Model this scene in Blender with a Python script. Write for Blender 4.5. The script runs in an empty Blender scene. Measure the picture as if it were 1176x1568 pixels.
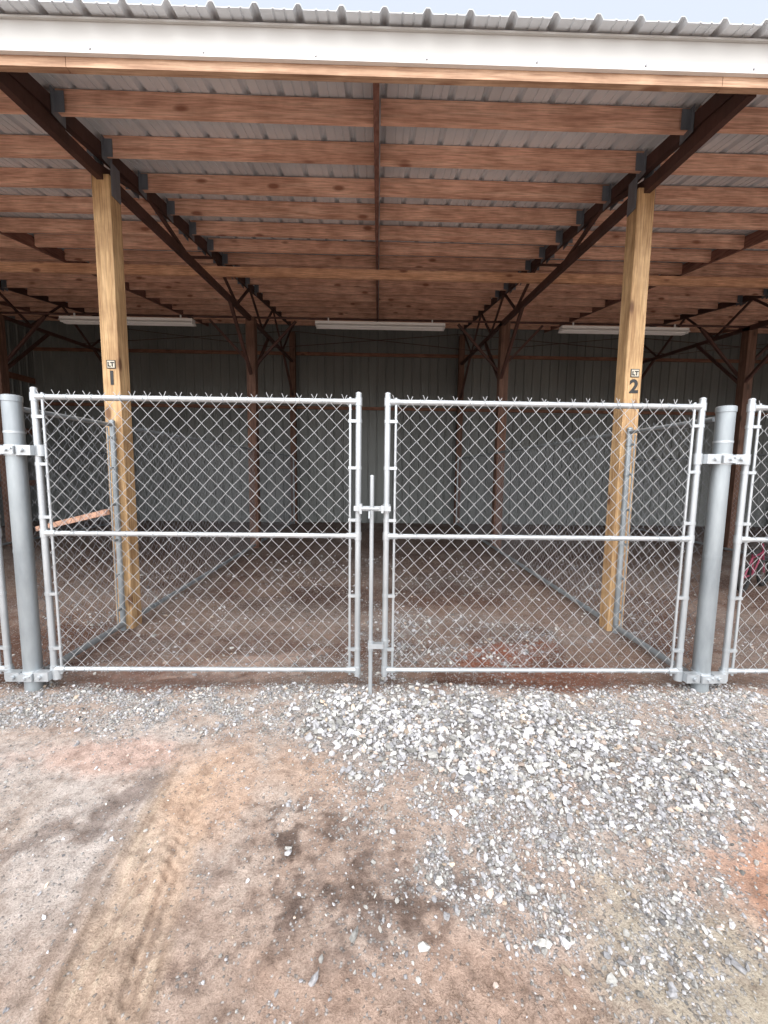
import bpy, math, random
import numpy as np
from mathutils import Vector, Matrix
random.seed(4); rng=np.random.default_rng(7)
sc=bpy.context.scene
COL=sc.collection
# ---------------------------------------------------------------- helpers
class MB:
    def __init__(s): s.v=[]; s.f=[]; s.s=[]; s.m=[]
    def add(s,vs,fs,smooth=False,mi=0):
        o=len(s.v); s.v+= [tuple(p) for p in vs]
        for f in fs: s.f.append(tuple(i+o for i in f)); s.s.append(smooth); s.m.append(mi)
    def box(s,a,b,mi=0):
        x0,y0,z0=a;x1,y1,z1=b
        s.add([(x0,y0,z0),(x1,y0,z0),(x1,y1,z0),(x0,y1,z0),(x0,y0,z1),(x1,y0,z1),(x1,y1,z1),(x0,y1,z1)],
              [(0,3,2,1),(4,5,6,7),(0,1,5,4),(1,2,6,5),(2,3,7,6),(3,0,4,7)],False,mi)
    def beam(s,p0,p1,w,h,up=(0,0,1),mi=0):
        p0=Vector(p0);p1=Vector(p1);d=(p1-p0).normalized();sd=d.cross(Vector(up)).normalized();u=sd.cross(d)
        vs=[]
        for p in (p0,p1):
            for a,b in ((-1,-1),(1,-1),(1,1),(-1,1)): vs.append(p+sd*(a*w/2)+u*(b*h/2))
        s.add(vs,[(3,2,1,0),(4,5,6,7),(0,1,5,4),(1,2,6,5),(2,3,7,6),(3,0,4,7)],False,mi)
    def tube(s,p0,p1,r,n=12,cap=True,mi=0,r1=None):
        p0=Vector(p0);p1=Vector(p1);d=(p1-p0).normalized()
        up=Vector((0,0,1)) if abs(d.z)<.9 else Vector((1,0,0))
        sd=d.cross(up).normalized();u=sd.cross(d);r1=r if r1 is None else r1
        vs=[p0+(sd*math.cos(2*math.pi*i/n)+u*math.sin(2*math.pi*i/n))*r for i in range(n)]
        vs+=[p1+(sd*math.cos(2*math.pi*i/n)+u*math.sin(2*math.pi*i/n))*r1 for i in range(n)]
        s.add(vs,[(i,(i+1)%n,n+(i+1)%n,n+i) for i in range(n)],True,mi)
        if cap: s.add(vs,[tuple(range(n))[::-1],tuple(range(n,2*n))],False,mi)
    def dome(s,c,r,h,n=14,k=4,mi=0):
        c=Vector(c);vs=[]
        for j in range(k):
            t=j/k*math.pi/2
            for i in range(n):
                a=2*math.pi*i/n; vs.append(c+Vector((math.cos(a)*r*math.cos(t),math.sin(a)*r*math.cos(t),h*math.sin(t))))
        vs.append(c+Vector((0,0,h)));fs=[]
        for j in range(k-1):
            for i in range(n): fs.append((j*n+i,j*n+(i+1)%n,(j+1)*n+(i+1)%n,(j+1)*n+i))
        for i in range(n): fs.append(((k-1)*n+i,(k-1)*n+(i+1)%n,k*n))
        s.add(vs,fs,True,mi)
    def torus(s,c,R,r,axis='Z',n=24,k=8,mi=0):
        c=Vector(c);vs=[];fs=[]
        for i in range(n):
            a=2*math.pi*i/n
            for j in range(k):
                b=2*math.pi*j/k;q=(R+r*math.cos(b));p=(q*math.cos(a),q*math.sin(a),r*math.sin(b))
                if axis=='Y': p=(p[0],p[2],p[1])
                if axis=='X': p=(p[2],p[0],p[1])
                vs.append(c+Vector(p))
        for i in range(n):
            for j in range(k): fs.append((i*k+j,((i+1)%n)*k+j,((i+1)%n)*k+(j+1)%k,i*k+(j+1)%k))
        s.add(vs,fs,True,mi)
    def mesh(s,name,mats):
        me=bpy.data.meshes.new(name);me.from_pydata(s.v,[],s.f)
        me.polygons.foreach_set('use_smooth',s.s);me.polygons.foreach_set('material_index',s.m)
        for m in (mats if isinstance(mats,(list,tuple)) else [mats]): me.materials.append(m)
        me.update();return me
def obj(name,me,parent=None,loc=(0,0,0),rot=(0,0,0)):
    o=bpy.data.objects.new(name,me);COL.objects.link(o);o.location=loc;o.rotation_euler=rot
    if parent: o.parent=parent
    return o
def empty(name,loc=(0,0,0),rot=(0,0,0)):
    o=bpy.data.objects.new(name,None);COL.objects.link(o);o.location=loc;o.rotation_euler=rot;o.empty_display_size=.2;return o
# ---------------------------------------------------------------- materials
def mat(name):
    m=bpy.data.materials.new(name);m.use_nodes=True;nt=m.node_tree;b=nt.nodes['Principled BSDF'];return m,nt,b
def N(nt,t,**k):
    n=nt.nodes.new(t)
    for a,v in k.items():
        if a in n.inputs: n.inputs[a].default_value=v
        else: setattr(n,a,v)
    return n
def ramp(nt,fac,stops):
    r=nt.nodes.new('ShaderNodeValToRGB');e=r.color_ramp.elements
    while len(e)<len(stops): e.new(.5)
    for i,(p,c) in enumerate(stops): e[i].position=p;e[i].color=(*c,1)
    nt.links.new(fac,r.inputs[0]);return r.outputs[0]
def coords(nt,scale=(1,1,1),geo=False):
    if geo: src=N(nt,'ShaderNodeNewGeometry').outputs['Position']
    else: src=N(nt,'ShaderNodeTexCoord').outputs['Object']
    m=N(nt,'ShaderNodeMapping');m.inputs['Scale'].default_value=scale;nt.links.new(src,m.inputs[0]);return m.outputs[0]
def bump(nt,b,h,st=.3,dist=.01,prev=None):
    n=N(nt,'ShaderNodeBump');n.inputs['Strength'].default_value=st;n.inputs['Distance'].default_value=dist
    nt.links.new(h,n.inputs['Height'])
    if prev: nt.links.new(prev,n.inputs['Normal'])
    nt.links.new(n.outputs[0],b.inputs['Normal']);return n.outputs[0]
def mixc(nt,fac,a,b,mode='MIX'):
    n=nt.nodes.new('ShaderNodeMix');n.data_type='RGBA';n.blend_type=mode
    for s,v in ((n.inputs[0],fac),(n.inputs[6],a),(n.inputs[7],b)):
        if isinstance(v,bpy.types.NodeSocket): nt.links.new(v,s)
        else: s.default_value=v if isinstance(v,(int,float)) else (*v,1)
    return n.outputs[2]
def wood(name,axis,c0,c1,c2,knot=(.10,.04,.02),knots=True,rough=.75,kden=1.0):
    m,nt,b=mat(name)
    long=.9;sc_=[16,16,16];sc_['XYZ'.index(axis)]=long
    co=coords(nt,tuple(sc_))
    n=N(nt,'ShaderNodeTexNoise',Scale=1.6,Detail=7.0,Roughness=.65,Distortion=.6);nt.links.new(co,n.inputs['Vector'])
    c=ramp(nt,n.outputs[0],[(.3,c0),(.52,c1),(.72,c2)])
    g=N(nt,'ShaderNodeTexNoise',Scale=6.0,Detail=4.0);nt.links.new(co,g.inputs['Vector'])
    gr=ramp(nt,g.outputs[0],[(.35,(.74,.68,.65)),(.6,(1.12,1.12,1.12))])
    c=mixc(nt,1.0,c,gr,'MULTIPLY')
    co2=coords(nt,(1.3,1.3,1.3));l=N(nt,'ShaderNodeTexNoise',Scale=2.6,Detail=6.0,Roughness=.6);nt.links.new(co2,l.inputs['Vector'])
    lr=ramp(nt,l.outputs[0],[(.32,(.78,.73,.70)),(.64,(1.12,1.12,1.12))]);c=mixc(nt,1.0,c,lr,'MULTIPLY')
    if knots:
        ks=[6,6,6];ks['XYZ'.index(axis)]=2.6
        ck=coords(nt,tuple(ks))
        v=N(nt,'ShaderNodeTexVoronoi',Scale=kden);nt.links.new(ck,v.inputs['Vector'])
        kr=ramp(nt,v.outputs['Distance'],[(.09,(.9,.9,.9)),(.14,(.5,.5,.5)),(.18,(.1,.1,.1)),(.30,(0,0,0))]);c=mixc(nt,kr,c,knot)
    nt.links.new(c,b.inputs['Base Color']);b.inputs['Roughness'].default_value=rough
    bump(nt,b,g.outputs[0],.35,.004);return m
def metal(name,c0,c1,met=.5,rough=.42,scale=6,st=.1,streak=(1,1,.25)):
    m,nt,b=mat(name);co=coords(nt,streak)
    n=N(nt,'ShaderNodeTexNoise',Scale=scale,Detail=6.0,Roughness=.6);nt.links.new(co,n.inputs['Vector'])
    nt.links.new(ramp(nt,n.outputs[0],[(.3,c0),(.7,c1)]),b.inputs['Base Color'])
    n2=N(nt,'ShaderNodeTexNoise',Scale=60.0,Detail=2.0);nt.links.new(co,n2.inputs['Vector'])
    r=N(nt,'ShaderNodeMapRange');r.inputs[3].default_value=rough-.1;r.inputs[4].default_value=rough+.15
    nt.links.new(n2.outputs[0],r.inputs[0]);nt.links.new(r.outputs[0],b.inputs['Roughness'])
    b.inputs['Metallic'].default_value=met;bump(nt,b,n2.outputs[0],st,.001);return m
GALV=metal('galvanized_steel',(.40,.43,.45),(.58,.61,.63),.55,.36,9)
GALVP=metal('galvanized_post',(.25,.28,.30),(.42,.46,.48),.55,.42,7)
WIRE=metal('chain_wire',(.40,.41,.42),(.58,.59,.60),.4,.45,20)
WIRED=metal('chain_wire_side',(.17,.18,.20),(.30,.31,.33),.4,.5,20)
PURL=wood('purlin_wood','X',(.58,.32,.23),(.74,.46,.34),(.82,.58,.45),(.24,.09,.05))
POSTM=wood('post_wood','Z',(.38,.23,.11),(.52,.35,.18),(.62,.44,.25),(.13,.06,.03))
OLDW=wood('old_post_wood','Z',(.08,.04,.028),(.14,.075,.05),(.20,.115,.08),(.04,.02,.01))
BRIDGE=wood('bridging_wood','Y',(.18,.08,.06),(.26,.13,.10),(.33,.18,.14),(.06,.03,.02))
FASW=wood('fascia_wood','X',(.40,.25,.16),(.50,.33,.22),(.57,.40,.28),(.28,.14,.08))
BEAMW=wood('brace_wood','X',(.50,.28,.16),(.64,.38,.24),(.74,.48,.32),(.18,.07,.04))
STEEL=metal('truss_steel',(.045,.020,.015),(.10,.045,.036),.1,.6,5)
PLATE=metal('bracket_plate',(.15,.17,.20),(.25,.28,.32),.5,.5,12)
TRIM=metal('white_trim',(.45,.445,.425),(.53,.525,.51),0,.5,2,.05,(.3,1,1))
TRIM2=metal('white_trim_lip',(.66,.66,.65),(.72,.72,.71),0,.45,2,.05,(.3,1,1))
ROOFM=metal('roof_panel_steel',(.56,.60,.64),(.74,.78,.82),.1,.5,1.6,.06,(1,.3,1))
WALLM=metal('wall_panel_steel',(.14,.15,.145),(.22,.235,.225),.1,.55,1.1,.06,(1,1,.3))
WHITE=metal('fixture_white',(.82,.82,.81),(.86,.86,.85),0,.4,3,.02)
SCREW=metal('screw_steel',(.25,.25,.26),(.35,.35,.36),.6,.4,30)
BLACK=metal('black_vinyl',(.012,.012,.012),(.03,.03,.03),0,.5,20)
LABEL=metal('label_plate',(.55,.50,.40),(.62,.57,.46),0,.6,20)
PINK=metal('red_paint',(.20,.03,.06),(.28,.05,.09),0,.35,8)
RUB=metal('rubber',(.015,.015,.015),(.03,.03,.03),0,.8,8)
# ---------------------------------------------------------------- noise (numpy)
_lat=rng.random((256,256))
def vn(x,y):
    xi=np.floor(x).astype(int);yi=np.floor(y).astype(int);fx=x-xi;fy=y-yi
    fx=fx*fx*(3-2*fx);fy=fy*fy*(3-2*fy)
    a=_lat[xi%256,yi%256];b=_lat[(xi+1)%256,yi%256];c=_lat[xi%256,(yi+1)%256];d=_lat[(xi+1)%256,(yi+1)%256]
    return (a*(1-fx)+b*fx)*(1-fy)+(c*(1-fx)+d*fx)*fy
def fbm(x,y,o=4,g=.5):
    t=0;a=1;s=0
    for i in range(o):
        th=.6*i;xr=x*math.cos(th)-y*math.sin(th);yr=x*math.sin(th)+y*math.cos(th)
        t=t+a*vn(xr*2**i+17.3*i,yr*2**i+5.1*i);s+=a;a*=g
    return t/s
def ss(a,b,x):
    t=np.clip((x-a)/(b-a),0,1);return t*t*(3-2*t)
def blob(x,y,cx,cy,rx,ry,ang=0,n=.5,sc_=5.,lo=.45,hi=1.25,o=4):
    c,s=math.cos(ang),math.sin(ang);dx=(x-cx)*c+(y-cy)*s;dy=-(x-cx)*s+(y-cy)*c
    d=np.sqrt((dx/rx)**2+(dy/ry)**2)+(fbm(x*sc_+31,y*sc_+7,o,.62)-.5)*2*n
    return 1-ss(lo,hi,d)
def trackmask(x,y):
    cx=-.72-.12*(y-.88)+.02*np.sin(y*3)
    d=np.abs(x-cx)+(fbm(x*9,y*9,3)-.5)*.07
    return (1-ss(.09,.17,d))*(1-ss(1.5,2.05,y+(fbm(x*5,y*5,3)-.5)*.5)),x-cx
def track2(x,y):
    cx=-1.32-.25*(y-.88);d=np.abs(x-cx)+(fbm(x*9+7,y*9,3)-.5)*.08
    return (1-ss(.06,.16,d))*(1-ss(1.3,1.9,y)),x-cx
def lugs(x,y,dx):
    ph=y+np.abs(dx-.01)*.7+.05*(fbm(x*9,y*9,3)-.5)+.01*np.sign(dx)
    l=np.tanh(np.sin(ph*2*math.pi/.047)*1.4)
    return l*(1-ss(.06,.12,np.abs(dx)+(fbm(x*20,y*20,2)-.5)*.05))*ss(.40,.62,fbm(x*9+3,y*6+2,4,.6))*(1-ss(1.25,1.7,y))*ss(.006,.018,np.abs(dx-.01))
def H(x,y):
    h=.022*(fbm(x*1.3,y*1.3,3)-.5)+.014*(fbm(x*6,y*6,4)-.5)+.009*(fbm(x*24,y*24,3)-.5)
    for fn_,k in ((trackmask,1.),(track2,.6)):
        m,dx=fn_(x,y)
        h=h+k*m*(-.008+.0045*lugs(x,y,dx))
        h=h+k*.012*np.exp(-((np.abs(dx)-.14)/.018)**2)*(1-ss(1.4,1.9,y))*(.2+fbm(x*5,y*5,3))
        h=h-k*.008*np.exp(-((dx-.06)/.010)**2)*(1-ss(1.3,1.8,y))-k*.006*np.exp(-((dx+.05)/.008)**2)*(1-ss(1.2,1.6,y))
    h=h-.015*blob(x,y,-1.45,2.6,.6,.22)-.015*blob(x,y,1.25,2.6,.5,.2)
    return h
def gdens(x,y):
    n1=fbm(x*3+9,y*3+2,4);n2=fbm(x*9+1,y*9+4,3)
    heavy=np.clip(blob(x,y,.30,2.08,.90,.40,-.12,.55,4)+.55*blob(x,y,1.2,1.85,1.2,.42,-.1,.6,3)*(.4+n2),0,1)
    right=ss(-.5,.6,x+.3*(y-1.6)+(n1-.5)*.5)*ss(.9,1.75,y+(n1-.5)*.9+.05)
    trail=blob(x,y,.75,1.35,.55,.5,.3,.8,4)
    leftband=ss(1.95,2.2,y+(n1-.5)*.4)*(x<.3)
    infront=(y<2.52)
    inside=(y>2.52)*(.20+.7*blob(x,y,.45,3.2,1.0,.7,.2,.5,3))*ss(.35,.62,n1)
    med=np.clip((.75*right+.55*trail+.55*leftband)*infront+inside+heavy*.8,0,1)
    fine=np.clip((.9*right+.7*trail+1.0*leftband+.06)*infront+inside*.8,0,1)*(.3+.9*ss(.35,.65,n2))
    med=med*(.25+1.05*ss(.34,.62,n2))
    bare=np.maximum(blob(x,y,1.42,1.2,.32,.2,.5,.6),.8*blob(x,y,1.2,2.62,.45,.2))
    bare=np.maximum(bare,.75*blob(x,y,-1.4,2.62,.7,.2))
    tm,_=trackmask(x,y);k=(1-.85*bare)*(1-.8*tm)
    return heavy*k,med*k,np.clip(fine,0,1)*k
# ---------------------------------------------------------------- ground
def axis_vals(lo,hi,step,far_lo,far_hi,g=1.06):
    core=list(np.arange(lo,hi,step));up=[core[-1]];s=step
    while up[-1]<far_hi:
        s*=g; up.append(up[-1]+s)
    dn=[core[0]];s=step
    while dn[-1]>far_lo:
        s*=g;dn.append(dn[-1]-s)
    return np.array(dn[:0:-1]+core+up[1:])
xs=axis_vals(-2.3,2.3,.0080,-260,260);ys=axis_vals(.75,2.6,.0080,-120,320,1.045)
X,Y=np.meshgrid(xs,ys);x=X.ravel();y=Y.ravel();z=H(x,y)
nx,ny=len(xs),len(ys);i=np.arange(nx*ny).reshape(ny,nx)
q=np.stack([i[:-1,:-1],i[:-1,1:],i[1:,1:],i[1:,:-1]],-1).reshape(-1,4)
def fastmesh(name,co,faces,nper,smooth=True):
    me=bpy.data.meshes.new(name);nf=len(faces)
    me.vertices.add(len(co));me.vertices.foreach_set('co',co.astype(np.float32).ravel())
    me.loops.add(nf*nper);me.loops.foreach_set('vertex_index',faces.astype(np.int32).ravel())
    me.polygons.add(nf);me.polygons.foreach_set('loop_start',np.arange(0,nf*nper,nper,dtype=np.int32))
    me.polygons.foreach_set('use_smooth',np.full(nf,smooth));me.update(calc_edges=True);return me
gm=fastmesh('ground',np.stack([x,y,z],-1),q,4)
col=np.tile(np.array((.44,.34,.28)),(len(x),1))
def lay(mask,c,k=1.):
    global col
    m=(np.clip(mask*k,0,1))[:,None];col=col*(1-m)+np.array(c)*m
nz=fbm(x*2.2,y*2.2,5);nz2=fbm(x*7+4,y*7,4);nz3=fbm(x*22+4,y*22,4,.65)
lay(ss(.45,.7,nz),(.50,.42,.365),.8)
lay(ss(.5,.72,nz2),(.36,.25,.19),.6)
lay(blob(x,y,-1.6,1.55,1.0,.55,0,.5,3),(.52,.465,.43),.9)
lay(blob(x,y,-1.3,1.85,.5,.14,0,.7,5),(.56,.39,.325),.75)
lay(blob(x,y,-1.9,1.35,.4,.35,0,.7,5),(.49,.44,.41),.7)
tm,dx=trackmask(x,y);t2,dx2=track2(x,y)
lay(tm,(.53,.40,.30),.7);lay(t2,(.45,.37,.31),.5)
lay((tm+.6*t2)*ss(.5,.68,fbm(dx*45+9,y*2.5,3)),(.28,.20,.15),.7)
lay((tm)*ss(.55,.7,fbm(dx*60+30,y*5,3)),(.60,.49,.38),.6)
lay(tm*np.clip(-lugs(x,y,dx),0,1),(.29,.21,.16),.38);lay(tm*np.clip(lugs(x,y,dx),0,1),(.60,.49,.39),.35)
lay(np.exp(-((np.abs(dx)-.13)/.012)**2)*(1-ss(1.2,1.7,y))*fbm(x*6,y*6,3),(.24,.17,.12),.9)
lay(blob(x,y,-.95,1.2,.03,.5,.12,.9,9),(.28,.21,.165),.6)
lay(blob(x,y,-1.05,1.6,.10,.24,-.5,1.1,11),(.21,.165,.145),.8)
lay(blob(x,y,-1.35,1.32,.34,.05,.7,1.1,11),(.24,.19,.165),.75)
lay(blob(x,y,-1.6,1.1,.28,.05,.5,1.1,11),(.24,.19,.165),.7)
for cx,cy,rx,ry,a in ((-.31,1.34,.06,.21,.35),(-.27,1.15,.05,.10,.1),(-.08,1.16,.12,.06,-.5),(.12,1.17,.07,.12,.5),(-.10,1.00,.05,.09,.3),(-.35,1.54,.13,.05,.3),(.30,1.22,.11,.04,.4),(-.02,1.30,.08,.045,.9),(.20,1.05,.07,.04,0),(-.18,1.45,.04,.07,.4),(.03,1.08,.05,.09,.5)):
    lay(blob(x,y,cx,cy,rx*1.2,ry*1.2,a,1.5,20,.25,1.05),(.115,.078,.062),.9)
lay(blob(x,y,-.05,1.18,.5,.35,.2,.9,6)*ss(.45,.6,nz3),(.22,.155,.125),.65)
lay(blob(x,y,.12,.92,.6,.16,0,.5,5),(.45,.32,.25),.8)
lay(blob(x,y,1.42,1.22,.36,.22,.4,.6,6),(.54,.30,.20),.85)
lay(blob(x,y,1.0,1.72,.7,.1,-.1,.9,6),(.56,.37,.28),.6)
lay(blob(x,y,.95,1.0,.35,.25,0,.6,5),(.44,.39,.30),.8)
lay(blob(x,y,-.72,1.65,.2,.35,0,.7,5),(.56,.38,.27),.6)
lay(blob(x,y,-.35,1.75,.22,.22,0,.7,5),(.50,.35,.26),.6)
lay(ss(.55,.72,nz3),(.28,.21,.17),.4)
hv,md,fn=gdens(x,y)
lay(fn,(.47,.445,.43),.5)
lay(hv,(.38,.37,.365),.7)
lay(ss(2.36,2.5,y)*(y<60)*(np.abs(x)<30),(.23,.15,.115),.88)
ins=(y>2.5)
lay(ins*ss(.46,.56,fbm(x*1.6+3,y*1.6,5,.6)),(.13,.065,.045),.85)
lay(blob(x,y,-1.45,2.58,.8,.22,0,.35,4),(.22,.115,.085),.9)
lay(blob(x,y,-.9,2.8,.5,.10,.3,.9,8),(.46,.33,.27),.85)
lay(blob(x,y,-.7,2.62,.3,.06,.2,.9,8),(.46,.33,.27),.7)
lay(blob(x,y,1.25,2.6,.6,.2,0,.35,4),(.23,.105,.07),.9)
lay(blob(x,y,1.0,2.95,.5,.2,.4,.5,5),(.34,.11,.06),.65)
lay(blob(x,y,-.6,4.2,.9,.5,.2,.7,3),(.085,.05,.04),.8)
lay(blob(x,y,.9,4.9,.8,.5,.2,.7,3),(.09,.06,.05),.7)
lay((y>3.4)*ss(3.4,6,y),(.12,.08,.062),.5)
lay(ins*fbm(x*12,y*12,3)*ss(.35,.6,fbm(x*1.4,y*1.4,3)),(.38,.335,.305),.5)
far=ss(4,14,np.maximum(np.abs(x),-y+2))*(y<2);lay(far*ss(.4,.6,fbm(x*.15,y*.15,3)),(.10,.12,.05),.6)
crk=np.clip(.9*blob(x,y,.3,.90,.42,.10,0,.7)+.5*blob(x,y,1.35,1.2,.4,.2,0,.6),0,1)
msk=np.stack([np.clip(fn+hv*.6+.14*ins,0,1),np.clip(blob(x,y,-.06,1.2,.5,.3,0,.5)+.6*blob(x,y,1.25,2.6,.6,.2)+.6*blob(x,y,-1.45,2.6,.7,.2),0,1),crk],-1)
def setcol(me,name,c):
    a=me.color_attributes.new(name,'FLOAT_COLOR','POINT');a.data.foreach_set('color',np.concatenate([c,np.ones((len(c),1))],1).astype(np.float32).ravel())
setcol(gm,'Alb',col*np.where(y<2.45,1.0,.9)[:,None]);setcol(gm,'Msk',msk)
m,nt,b=mat('dirt_ground');L=nt.links.new
A=N(nt,'ShaderNodeAttribute',attribute_name='Alb');M=N(nt,'ShaderNodeAttribute',attribute_name='Msk')
sep=N(nt,'ShaderNodeSeparateColor');L(M.outputs['Color'],sep.inputs[0])
co=coords(nt,(1,1,1),True)
n1=N(nt,'ShaderNodeTexNoise',Scale=12.0,Detail=10.0,Roughness=.75);L(co,n1.inputs['Vector'])
c=mixc(nt,1.0,A.outputs['Color'],ramp(nt,n1.outputs[0],[(.32,(.54,.50,.48)),(.5,(.98,.97,.96)),(.68,(1.22,1.22,1.22))]),'MULTIPLY')
n2=N(nt,'ShaderNodeTexNoise',Scale=170.0,Detail=4.0,Roughness=.7);L(co,n2.inputs['Vector'])
c=mixc(nt,1.0,c,ramp(nt,n2.outputs[0],[(.3,(.66,.64,.62)),(.55,(1.03,1.03,1.03)),(.75,(1.25,1.25,1.25))]),'MULTIPLY')
v=N(nt,'ShaderNodeTexVoronoi',Scale=130.0);L(co,v.inputs['Vector'])
vs=N(nt,'ShaderNodeSeparateColor');L(v.outputs['Color'],vs.inputs[0])
peb=ramp(nt,vs.outputs[0],[(0,(.20,.20,.20)),(.5,(.42,.415,.41)),(1,(.66,.65,.64))])
edge=ramp(nt,v.outputs['Distance'],[(.3,(1,1,1)),(.6,(.45,.43,.41))]);peb=mixc(nt,1.0,peb,edge,'MULTIPLY')
gt=N(nt,'ShaderNodeMath',operation='LESS_THAN');mm=N(nt,'ShaderNodeMath',operation='MULTIPLY_ADD');mm.inputs[1].default_value=.8;mm.inputs[2].default_value=.035
L(sep.outputs[0],mm.inputs[0]);L(vs.outputs[1],gt.inputs[0]);L(mm.outputs[0],gt.inputs[1])
sc1=N(nt,'ShaderNodeMath',operation='MULTIPLY');L(gt.outputs[0],sc1.inputs[0]);sc1.inputs[1].default_value=.7
c=mixc(nt,sc1.outputs[0],c,peb)
cr=N(nt,'ShaderNodeTexVoronoi',Scale=17.0,feature='DISTANCE_TO_EDGE');
wp=N(nt,'ShaderNodeVectorMath',operation='MULTIPLY_ADD');L(n1.outputs['Color'],wp.inputs[0]);wp.inputs[1].default_value=(.16,.16,.16);L(co,wp.inputs[2]);L(wp.outputs[0],cr.inputs['Vector'])
ce=ramp(nt,cr.outputs['Distance'],[(.008,(1,1,1)),(.035,(0,0,0))]);cm=mixc(nt,1.0,ce,sep.outputs[2],'MULTIPLY')
c=mixc(nt,cm,c,(.15,.10,.07))
L(c,b.inputs['Base Color'])
rr=N(nt,'ShaderNodeMapRange');rr.inputs[3].default_value=.95;rr.inputs[4].default_value=.62;L(sep.outputs[1],rr.inputs[0]);L(rr.outputs[0],b.inputs['Roughness'])
b.inputs['Specular IOR Level'].default_value=.25
p=bump(nt,b,n1.outputs[0],.8,.025);p=bump(nt,b,n2.outputs[0],.8,.005,p)
iv=N(nt,'ShaderNodeMath',operation='MULTIPLY');L(v.outputs['Distance'],iv.inputs[0]);L(gt.outputs[0],iv.inputs[1]);inv=N(nt,'ShaderNodeMath',operation='MULTIPLY');inv.inputs[1].default_value=-1;L(iv.outputs[0],inv.inputs[0])
bump(nt,b,inv.outputs[0],.6,.005,p)
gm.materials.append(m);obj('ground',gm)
# ---------------------------------------------------------------- gravel
t=(1+5**.5)/2
iv_=np.array([(-1,t,0),(1,t,0),(-1,-t,0),(1,-t,0),(0,-1,t),(0,1,t),(0,-1,-t),(0,1,-t),(t,0,-1),(t,0,1),(-t,0,-1),(-t,0,1)],float);iv_/=np.linalg.norm(iv_[0])
if_=np.array([(0,11,5),(0,5,1),(0,1,7),(0,7,10),(0,10,11),(1,5,9),(5,11,4),(11,10,2),(10,7,6),(7,1,8),(3,9,4),(3,4,2),(3,2,6),(3,6,8),(3,8,9),(4,9,5),(2,4,11),(6,2,10),(8,6,7),(9,8,1)])
def scatter(n,x0,x1,y0,y1,which,s0,s1,bright,pw=1.):
    px=rng.uniform(x0,x1,n);py=rng.uniform(y0,y1,n);d=gdens(px,py)[which]
    k=rng.random(n)<d**pw;px,py=px[k],py[k];m=len(px)
    s=s0+(s1-s0)*rng.random(m)**2.2
    return px,py,s,np.full(m,bright)
parts=[scatter(6800,-1.3,2.8,1.25,2.5,0,.010,.022,.55,1.3),
       scatter(26000,-3.0,3.2,.95,2.5,1,.005,.013,.45,1.2),
       scatter(60000,-3.0,3.2,.75,2.5,2,.003,.007,.42,1.2),
       scatter(20000,-3.2,3.4,2.5,6.5,1,.006,.016,.44,1.),
       scatter(5000,-8,12,2.5,10.5,1,.01,.022,.36,1.),
       scatter(9000,-9,10,.3,2.5,1,.008,.018,.42,1.)]
ox=np.concatenate([rng.uniform(-2.2,2,150),[-.31,-.16,.33,-.02,.5,.55,-.36]]);oy=np.concatenate([rng.uniform(.85,1.9,150),[1.33,.96,1.5,1.62,1.05,.98,1.55]]);os_=np.concatenate([rng.uniform(.003,.009,150),[.017,.014,.016,.017,.012,.012,.014]])
parts.append((ox,oy,os_,np.full(len(ox),.52)))
px,py,ps,pb=[np.concatenate(a) for a in zip(*parts)]
n=len(px);pz=H(px,py)
base=iv_[None]*(1+rng.uniform(-.34,.30,(n,12,1)))+rng.uniform(-.16,.16,(n,12,3))
asp=np.stack([rng.uniform(.85,1.4,n),rng.uniform(.6,1.05,n),rng.uniform(.45,.85,n)],-1)
V=base*asp[:,None,:]*ps[:,None,None]
def rot(V,ax,an):
    c,s=np.cos(an)[:,None],np.sin(an)[:,None];a,b_=[(1,2),(0,2),(0,1)][ax];A_=V[:,:,a].copy();B_=V[:,:,b_].copy()
    V[:,:,a]=A_*c-B_*s;V[:,:,b_]=A_*s+B_*c
rot(V,0,rng.normal(0,.4,n));rot(V,1,rng.normal(0,.4,n));rot(V,2,rng.uniform(0,6.28,n))
hvp=gdens(px,py)[0]
V+=np.stack([px,py,pz+ps*(.15+.3*rng.random(n))+rng.random(n)*.008*hvp],-1)[:,None,:]
F=(if_[None]+12*np.arange(n)[:,None,None]).reshape(-1,3)
sm=fastmesh('gravel',V.reshape(-1,3),F,3,False)
g=pb*rng.uniform(.55,1.3,n);dark=rng.random(n)<.17;g=np.where(dark,g*.5,g)
tn=rng.random(n)
cc=np.stack([g,g*(1-.012*(tn>.5)),g*(1.04-.10*(tn>.6))],-1)
br=rng.random(n)<.10;cc[br]=cc[br]*np.array([1,.82,.68])
cc=np.clip(cc,.03,.72);setcol(sm,'Col',np.repeat(cc,12,0))
m,nt,b=mat('crushed_stone');a=N(nt,'ShaderNodeAttribute',attribute_name='Col')
co=coords(nt,(1,1,1),True);n1=N(nt,'ShaderNodeTexNoise',Scale=120.0,Detail=4.0);nt.links.new(co,n1.inputs['Vector'])
nt.links.new(mixc(nt,1.0,a.outputs['Color'],ramp(nt,n1.outputs[0],[(.3,(.75,.74,.72)),(.7,(1.15,1.15,1.15))]),'MULTIPLY'),b.inputs['Base Color'])
b.inputs['Roughness'].default_value=.85;bump(nt,b,n1.outputs[0],.4,.003)
sm.materials.append(m);obj('gravel',sm)
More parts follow.
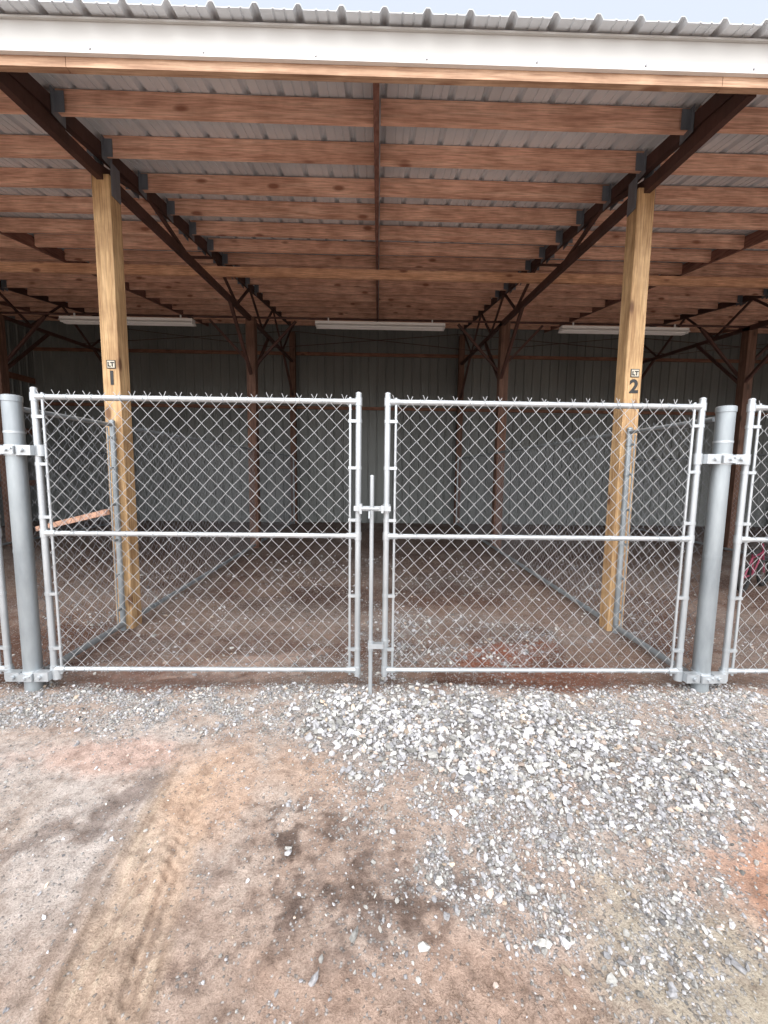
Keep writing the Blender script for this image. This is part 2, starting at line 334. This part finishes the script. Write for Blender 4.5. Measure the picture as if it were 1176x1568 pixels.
# ---------------------------------------------------------------- barn
S=.167
XL,XR=-8.9,15.2
TX=[-6.53,-2.2,2.15,6.5,10.85]
def pb_(Y): return 3.77+S*(Y-2.97)
barn=empty('pole_barn')
BY=10.8
def ribprofile(a,b,step=.2286,h=.028):
    pts=[];u=a
    while u<b:
        pts+=[(u,0),(u+.060,0),(u+.062,.005),(u+.072,.005),(u+.074,0),(u+.120,0),(u+.122,.005),(u+.132,.005),(u+.134,0),(u+.172,0),(u+.184,h*.75),(u+.190,h),(u+.208,h),(u+.214,h*.75),(u+.226,0)];u+=step
    return pts
mb=MB();pr=ribprofile(XL-.2,XR+.2);rz=lambda Y:pb_(Y)+.145
ya,yb=2.362,10.95
k=len(pr);vs=[(u,ya,rz(ya)+h) for u,h in pr]+[(u,yb,rz(yb)+h) for u,h in pr]
mb.add(vs,[(i,i+1,k+i+1,k+i) for i in range(k-1)])
vs=[(u,ya,rz(ya)+h+.003) for u,h in pr]+[(u,yb,rz(yb)+h+.003) for u,h in pr]
mb.add(vs,[(i+1,i,k+i,k+i+1) for i in range(k-1)])
vs=[(u,ya,rz(ya)+h) for u,h in pr]+[(u,ya,rz(ya)+h+.003) for u,h in pr]
mb.add(vs,[(i+1,i,k+i,k+i+1) for i in range(k-1)])
obj('roof_panels',mb.mesh('roof_panels',ROOFM),barn)
mb=MB()
def wallx(Yw,a,b,flip=1):
    pr=ribprofile(a,b);k=len(pr);zt=rz(min(Yw,10.9))-.02
    mb.add([(u,Yw-h*flip,-.05) for u,h in pr]+[(u,Yw-h*flip,zt) for u,h in pr],[(i,i+1,k+i+1,k+i) for i in range(k-1)])
wallx(BY,XL,XR)
for Xw in (XL,XR):
    pr=ribprofile(2.6,BY);k=len(pr)
    mb.add([(Xw+h*(1 if Xw<0 else -1),u,-.05) for u,h in pr]+[(Xw+h*(1 if Xw<0 else -1),u,rz(u)-.02) for u,h in pr],[(i,i+1,k+i+1,k+i) for i in range(k-1)])
obj('wall_panels',mb.mesh('wall_panels',WALLM),barn)
mb=MB()
for zz in (3.05,4.42): mb.box((XL+.05,BY-.075,zz-.04),(XR-.05,BY-.037,zz+.04))
for zz in (1.0,2.3,3.6): mb.box((XL+.035,2.7,zz-.07),(XL+.07,BY-.1,zz+.07))
obj('wall_girts',mb.mesh('wall_girts',wood('girt_wood','X',(.16,.08,.05),(.24,.12,.08),(.3,.17,.11))),barn)
mb=MB();Yp=2.97;rows=[]
while Yp<10.6: rows.append(Yp);Yp+=.49
edges=[XL]+TX+[XR]
for Yr in rows:
    for a,b_ in zip(edges[:-1],edges[1:]):
        mid=(a+b_)/2
        for (p,q_) in ((a+.03,mid-.024),(mid+.024,b_-.03)):
            j=random.uniform(-.012,.008);j2=random.uniform(-.01,.01);zb=pb_(Yr)+min(j,0)-.002
            mb.beam((p,Yr+j2,zb+.07),(q_,Yr+j2+random.uniform(-.01,.01),zb+.07+random.uniform(-.008,0)),.038,.14)
obj('purlins',mb.mesh('purlins',PURL),barn)
mb=MB()
for a,b_ in zip(edges[:-1],edges[1:]):
    m_=(a+b_)/2-.005
    mb.beam((m_,2.5,pb_(2.5)+.045),(m_,10.7,pb_(10.7)+.045),.038,.13)
obj('bridging',mb.mesh('bridging',BRIDGE),barn)
mb=MB();fb=3.588
xx=XL-.15
while xx<XR+.15:
    nx_=min(xx+3.66,XR+.15);mb.box((xx,2.452,fb),(nx_-.003,2.49,3.78));xx=nx_
obj('fascia_board',mb.mesh('fascia_board',FASW),barn)
mb=MB()
mb.box((XL-.16,2.440,3.680),(XR+.16,2.451,3.812));mb.box((XL-.16,2.428,3.640),(XR+.16,2.451,3.680),1)
mb.box((XL-.16,2.432,3.680),(XR+.16,2.4395,3.688),1);mb.box((XL-.16,2.425,3.802),(XR+.16,2.439,3.812))
xx=XL
while xx<XR:
    mb.tube((xx,2.428,3.661),(xx,2.423,3.661),.006,8,True,2);xx+=.61
obj('eave_trim',mb.mesh('eave_trim',[TRIM,TRIM2,SCREW]),barn)
mb=MB();pl=MB()
def bc(Y): return 3.60+.075*(Y-2.5) if Y<7.2 else 3.95+.06*(Y-7.2)
for T in TX:
    mb.beam((T,2.5,bc(2.5)+.03),(T,7.2,bc(7.2)+.03),.05,.085)
    mb.beam((T,7.2,bc(7.2)+.03),(T,10.7,bc(10.7)+.03),.05,.06)
    mb.beam((T,2.5,pb_(2.5)+.03),(T,10.7,pb_(10.7)+.03),.055,.10)
    ysn=[2.6,3.3,4.1,4.9,5.7,6.5,7.15,7.9,8.7,9.5,10.6]
    for k_ in range(len(ysn)-1):
        a,b_=ysn[k_],ysn[k_+1]
        if k_%2: mb.beam((T,a,bc(a)+.05),(T,b_,pb_(b_)),.032,.032)
        else: mb.beam((T,a,pb_(a)),(T,b_,bc(b_)+.05),.032,.032)
    for Yr in rows:
        if Yr>7.6: break
        for sx in (-1,1):
            xa=T+sx*.032;pl.box((min(xa,xa+sx*.005),Yr-.06,pb_(Yr)-.05),(max(xa,xa+sx*.005),Yr+.06,pb_(Yr)+.12))
            xa=T+sx*.10;pl.box((min(T+sx*.037,xa),Yr-.034,pb_(Yr)-.02),(max(T+sx*.037,xa),Yr-.030,pb_(Yr)+.11))
    mb.beam((T,6.2,bc(6.2)),(T,7.15,3.05),.045,.045)
    mb.beam((T,8.3,bc(8.3)),(T,7.25,3.05),.045,.045)
    mb.beam((T,9.6,bc(9.6)),(T,10.6,3.3),.045,.045)
    pl.box((T-.080,3.43,3.55),(T-.073,3.54,3.8));pl.box((T+.073,3.43,3.55),(T+.080,3.54,3.8))
for a,b_ in zip(TX[:-1],TX[1:]):
    mb.tube((a,7.25,4.03),(b_,7.25,4.03),.018,8)
    mb.beam((a,7.3,3.2),(a+.75,7.3,4.0),.04,.04);mb.beam((b_,7.3,3.2),(b_-.75,7.3,4.0),.04,.04)
    mb.tube((a,9.0,4.05),(b_,10.5,4.9),.008,6);mb.tube((b_,9.0,4.05),(a,10.5,4.9),.008,6)
mb.tube((XL,7.25,4.03),(TX[0],7.25,4.03),.018,8)
obj('trusses',mb.mesh('trusses',STEEL),barn);obj('truss_brackets',pl.mesh('truss_brackets',PLATE),barn)
mb=MB();mb.box((XL+.1,5.48,bc(5.5)+.075),(XR-.1,5.518,bc(5.5)+.19));obj('lateral_brace',mb.mesh('lateral_brace',BEAMW),barn)
mb=MB()
for T in TX: mb.box((T-.07,3.415,-.3),(T+.07,3.555,3.70));
o=obj('front_posts',mb.mesh('front_posts',POSTM),barn)
bv=o.modifiers.new('bevel','BEVEL');bv.width=.006;bv.segments=2
mb=MB()
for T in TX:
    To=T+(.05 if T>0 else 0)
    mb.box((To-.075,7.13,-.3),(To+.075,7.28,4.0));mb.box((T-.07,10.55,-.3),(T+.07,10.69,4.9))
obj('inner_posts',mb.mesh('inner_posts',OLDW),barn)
def text_mesh(s,size,name,off=.003):
    cu=bpy.data.curves.new(name,'FONT');cu.body=s;cu.size=size;cu.extrude=.0008;cu.align_x='CENTER';cu.offset=off
    o=bpy.data.objects.new('tmp',cu);COL.objects.link(o);dg=bpy.context.evaluated_depsgraph_get()
    me=bpy.data.meshes.new_from_object(o.evaluated_get(dg));bpy.data.objects.remove(o);me.name=name;me.materials.clear();me.materials.append(BLACK);return me
for T,s in ((-2.2,'1'),(2.15,'2')):
    e=empty('number_sign',(T+.008,3.413,2.09))
    obj('digit',text_mesh(s,.15,'digit',.0055),e,(0,-.001,0),(math.pi/2,0,0))
    q_=MB();q_.box((-.036,-.003,.125),(.036,.0,.192));obj('label',q_.mesh('label',BLACK),e)
    q_=MB();q_.box((-.03,-.005,.131),(.03,-.0035,.186));obj('label_face',q_.mesh('label_face',LABEL),e)
    obj('label_letters',text_mesh('LT',.048,'label_letters',.002),e,(0,-.0065,.141),(math.pi/2,0,0))
mb=MB();LL=1.12
mb.box((-LL,-.06,-.012),(LL,.06,.03));
mb.add([(-LL,-.06,-.012),(LL,-.06,-.012),(LL,-.10,-.05),(-LL,-.10,-.05)],[(0,1,2,3)])
mb.add([(-LL,.06,-.012),(LL,.06,-.012),(LL,.10,-.05),(-LL,.10,-.05)],[(3,2,1,0)])
for sy in (-.035,.035):
    mb.tube((-LL+.04,sy,-.04),(-.01,sy,-.04),.016,10);mb.tube((.01,sy,-.04),(LL-.04,sy,-.04),.016,10)
    for sx in (-LL+.02,0,LL-.02): mb.box((sx-.012,sy-.02,-.06),(sx+.012,sy+.02,-.0125))
for sx in (-.9,.9): mb.box((sx-.01,-.01,.03),(sx+.01,.01,.10))
lm=mb.mesh('light_fixture',WHITE)
for cx in (-4.30,0.03,4.3): obj('fluorescent_light_fixture',lm,None,(cx,7.2,3.93))
# ---------------------------------------------------------------- chain link
def fabric(W,Hh,w=.0445,r=.0017,mat_=WIRE,name='wire_mesh',barb=True):
    nr=int(Hh/w);nr-=nr%2;row=Hh/nr;nw=int(round(W/w));w=W/nw
    co=[];fa=[];off=0
    for i in range(nw):
        ks=np.arange(nr+1);par=(ks+i)%2
        X_=(i+par)*w;Z_=ks*row
        Y_=np.where(par==1,.0025,-.0025)+.004*np.sin(i*.31+1)*np.sin(ks*.23)
        X_=X_+rng.normal(0,.0015,nr+1)+.004*np.sin(ks*.35+i*.05);Z_=Z_+.004*np.sin(i*.21+2)*np.sin(ks*math.pi/nr)
        P=np.stack([X_,Y_,Z_],-1)
        if barb:
            sgn=1 if (nr+i)%2==1 else -1
            top=P[-1];ex=np.array([[top[0]+sgn*.004,top[1]+.004*sgn,top[2]+.014],[top[0]+sgn*.016,top[1]+.006*sgn,top[2]+.038+rng.uniform(-.008,.005)]])
            sb=1 if i%2==1 else -1;bt=P[0];eb=np.array([[bt[0]+sb*.010,bt[1],bt[2]-.016]])
            P=np.concatenate([eb,P,ex])
        m_=len(P)
        ring=np.array([(1.35*r,0,0),(0,r,0),(-1.35*r,0,0),(0,-r,0)])
        co.append((P[:,None,:]+ring[None]).reshape(-1,3))
        a=np.arange(m_-1)[:,None]*4;k=np.arange(4)[None];k2=(k+1)%4
        f=np.stack([a+k,a+k2,a+4+k2,a+4+k],-1).reshape(-1,4)+off;fa.append(f);off+=m_*4
    me=fastmesh(name,np.concatenate(co),np.concatenate(fa),4,True);me.materials.append(mat_);return me
GW=1.92;GH=1.86;GB=.13
fr=MB();R=.0185
for sx in (0,GW): 
    fr.tube((sx,0,GB-.04),(sx,0,GH),R,14);fr.dome((sx,0,GH),R*1.08,.014)
fr.tube((0,0,GH-.045),(GW,0,GH-.045),R*.92,14);fr.tube((0,0,1.0),(GW,0,1.0),R*.85,14);fr.tube((0,0,GB),(GW,0,GB),R*.8,14)
inn=.05
for sx,sg in ((0,1),(GW,-1)):
    fr.tube((sx+sg*inn,-.004,GB-.03),(sx+sg*inn,-.004,GH-.02),.008,10)
    for zz in (.27,.62,1.10,1.42,1.7): 
        fr.tube((sx,0,zz-.010),(sx,0,zz+.010),R*1.16,14);fr.beam((sx,-.004,zz),(sx+sg*(inn+.010),-.004,zz),.022,.018)
        fr.tube((sx+sg*.033,-.015,zz),(sx+sg*.033,.015,zz),.005,8)
    for zz in (GB,1.0,GH-.045):
        fr.tube((sx,0,zz-.024),(sx,0,zz+.024),R*1.2,14);fr.tube((sx+sg*.01,0,zz),(sx+sg*.07,0,zz),R*1.08,14)
xx=.2
while xx<GW-.1:
    for zz,rr_ in ((GB,R*.8),(1.0,R*.85),(GH-.045,R*.92)):
        fr.torus((xx+random.uniform(-.02,.02),0,zz),rr_+.002,.0022,'X',14,5)
    xx+=.15
FRM=fr.mesh('gate_frame',GALV)
gf=fabric(GW-2*inn+.01,GH-.045-GB+.0,name='gate_wire_mesh')
def gate(X0,rotz=0):
    e=empty('chain_link_gate',(X0,2.45,0),(0,0,rotz))
    obj('frame',FRM,e);obj('wire_mesh',gf,e,(inn-.005,-.012,GB));return e
g1=gate(-2.035);g2=gate(.06)
gate(-2.32-GW);gate(2.285);gate(-2.35-2*GW-.17);gate(2.285+GW+.17)
e=empty('gate_latch',(-.025,2.45,0));mb=MB()
mb.tube((-.005,-.05,-.03),(-.005,-.05,1.37),.0125,12);mb.dome((-.005,-.05,1.37),.0135,.01)
mb.box((-.115,-.040,1.160),(.11,-.022,1.190));mb.box((-.08,-.065,1.145),(-.065,-.02,1.205));mb.box((.052,-.065,1.15),(.066,-.02,1.195))
mb.tube((.035,-.058,1.175),(-.07,-.058,1.175),.009,10);mb.tube((.085,0,1.15),(.085,0,1.20),.024,14);mb.tube((-.085,0,1.15),(-.085,0,1.20),.024,14)
mb.tube((-.02,-.07,1.16),(-.02,-.10,1.12),.005,8)
mb.box((-.022,-.068,.30),(.075,-.03,.33));mb.tube((.085,0,.295),(.085,0,.335),.023,14);mb.tube((-.005,-.05,.285),(-.005,-.05,.345),.017,12)
obj('latch_assembly',mb.mesh('latch_assembly',GALV),e)
pm=MB();PR=.049
pm.tube((0,0,-.4),(0,0,1.80),PR,28);pm.tube((0,0,1.785),(0,0,1.815),PR+.004,28);pm.dome((0,0,1.815),PR+.004,.012,28,5)
pm.tube((0,0,.88),(0,0,.90),PR+.0015,28)
PM=pm.mesh('post_tube',GALVP)
hm=MB()
for zz,hh in ((1.50,.032),(.10,.032)):
    hm.tube((0,0,zz-hh),(0,0,zz+hh),PR+.005,28)
    for sg in (-1,1):
        hm.beam((sg*.045,-.03,zz),(sg*.13,-.03,zz),.045,.058);hm.tube((sg*.15,0,zz-.033),(sg*.15,0,zz+.033),.026,14)
        hm.tube((sg*.08,-.066,zz),(sg*.08,-.02,zz),.008,8);hm.tube((sg*.08,-.07,zz),(sg*.08,-.056,zz),.013,6)
    hm.beam((-.04,-.056,zz),(.04,-.056,zz),.02,.046)
    hm.tube((0,-.08,zz),(0,-.05,zz),.009,8);hm.tube((.028,-.075,zz+.010),(.028,-.05,zz+.010),.007,6)
hm.tube((0,0,1.60),(0,0,1.612),PR+.0025,28)
HM=hm.mesh('hinge_bands',GALV)
for px_ in (-2.168,2.13,6.47,-6.51):
    e=empty('gate_post',(px_,2.45,0));obj('post_tube',PM,e);obj('hinges',HM,e)
SH=1.70
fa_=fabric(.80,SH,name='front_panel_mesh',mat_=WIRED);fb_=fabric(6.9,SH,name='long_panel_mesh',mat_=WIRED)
ff=MB()
ff.tube((.08,0,.055),(.93,0,.055),.024,12);ff.tube((.08,0,SH+.055),(.93,0,SH+.055),.016,12)
ff.tube((.93,0,-.2),(.93,0,SH+.08),.022,14);ff.dome((.93,0,SH+.08),.025,.02)
for zz in (.2,.5,.8,1.1,1.4,1.65): ff.tube((.93,0,zz-.010),(.93,0,zz+.010),.026,14);ff.box((.86,-.012,zz-.01),(.93,-.008,zz+.01))
ff.tube((.86,-.004,.07),(.86,-.004,SH+.03),.006,8)
ff.tube((1.13,.0,.055),(8.1,.0,.055),.022,12);ff.tube((1.13,0,SH+.055),(8.1,0,SH+.055),.016,12)
for xx in (1.13,8.1): ff.tube((xx,0,-.2),(xx,0,SH+.08),.022,12);ff.dome((xx,0,SH+.08),.025,.02)
xx=1.4
while xx<8: ff.torus((xx,0,SH+.055),.019,.003,'X',10,4);ff.torus((xx,0,.055),.025,.003,'X',10,4);xx+=.3
FF=ff.mesh('fence_frame',GALVP)
for X0 in (-2.19,2.13,6.47,-6.51):
    e=empty('chain_link_fence',(X0,2.45,0),(0,0,math.pi/2))
    obj('frame',FF,e);obj('wire_mesh',fa_,e,(.08,0,.055));obj('wire_mesh_long',fb_,e,(1.15,-.02,.055))
mb=MB();mb.beam((-3.6,4.25,.75),(-2.35,3.5,1.02),.03,.05);obj('wooden_board',mb.mesh('wooden_board',wood('board_wood','X',(.45,.26,.18),(.58,.36,.26),(.66,.44,.33))))
e=empty('childs_bicycle',(4.68,4.75,0),(0,0,.5));mb=MB()
for wx in (-.3,.3): 
    mb.torus((wx,0,.18),.16,.02,'Y',28,8,1)
    for a in range(8): mb.tube((wx,0,.18),(wx+.15*math.cos(a*.785),0,.18+.15*math.sin(a*.785)),.002,4,False,2)
for p,q_ in (((-.3,0,.18),(-.05,0,.2)),((-.05,0,.2),(-.12,0,.46)),((-.3,0,.18),(-.11,0,.4)),((-.05,0,.2),(.2,0,.44)),((-.11,0,.4),(.2,0,.45)),((.3,0,.18),(.18,0,.56))): mb.tube(p,q_,.010,8)
mb.tube((.17,-.2,.6),(.17,.2,.6),.011,8,True,1);mb.beam((-.2,0,.49),(-.03,0,.49),.1,.04,mi=1);mb.tube((-.05,-.09,.2),(-.05,.09,.2),.01,8,True,2);mb.torus((-.05,.02,.2),.05,.006,'Y',16,5,2)
obj('bicycle_body',mb.mesh('bicycle_body',[PINK,RUB,SCREW]),e)
# ---------------------------------------------------------------- light, sky, camera
w=bpy.data.worlds.new('World');sc.world=w;w.use_nodes=True;nt=w.node_tree;bg=nt.nodes['Background'];L=nt.links.new
sk=nt.nodes.new('ShaderNodeTexSky');sk.sky_type='NISHITA';sk.sun_disc=False;sk.sun_elevation=math.radians(52);sk.sun_rotation=math.radians(195);sk.dust_density=4;sk.air_density=1.0
tc=nt.nodes.new('ShaderNodeTexCoord');dp=nt.nodes.new('ShaderNodeVectorMath');dp.operation='DOT_PRODUCT'
nrm=nt.nodes.new('ShaderNodeVectorMath');nrm.operation='NORMALIZE';L(tc.outputs['Generated'],nrm.inputs[0]);L(nrm.outputs[0],dp.inputs[0])
sd=Vector((-.16,-.78,.52)).normalized();dp.inputs[1].default_value=sd
mr=nt.nodes.new('ShaderNodeMapRange');mr.interpolation_type='SMOOTHSTEP';mr.inputs[1].default_value=.05;mr.inputs[2].default_value=1.0;L(dp.outputs['Value'],mr.inputs[0])
cl=nt.nodes.new('ShaderNodeMix');cl.data_type='RGBA';cl.inputs[6].default_value=(7.2,7.8,8.9,1);cl.inputs[7].default_value=(32,32,32.5,1);L(mr.outputs[0],cl.inputs[0])
mx=nt.nodes.new('ShaderNodeMix');mx.data_type='RGBA';mx.inputs[0].default_value=.8
L(sk.outputs[0],mx.inputs[6]);L(cl.outputs[2],mx.inputs[7]);L(mx.outputs[2],bg.inputs['Color']);bg.inputs['Strength'].default_value=.135
sl=bpy.data.lights.new('sun','SUN');sl.energy=1.5;sl.angle=math.radians(30);sl.color=(1,.98,.96)
so=bpy.data.objects.new('sun',sl);COL.objects.link(so);so.rotation_euler=(math.radians(38),0,math.radians(-15));so.location=(0,-5,8)
cd=bpy.data.cameras.new('camera');cd.sensor_fit='VERTICAL';cd.sensor_height=36;cd.lens=14.0;cd.clip_end=1000;cd.clip_start=.02
cam=bpy.data.objects.new('camera',cd);COL.objects.link(cam)
cam.matrix_world=Matrix.Translation((0,0,1.4))@Matrix.Rotation(math.radians(-1.05),4,'Z')@Matrix.Rotation(math.radians(90-5.8),4,'X')@Matrix.Rotation(math.radians(.7),4,'Z')
sc.camera=cam
sc.view_settings.view_transform='Standard';sc.view_settings.look='None';sc.view_settings.exposure=0
print('stones',n,'ground verts',nx*ny)
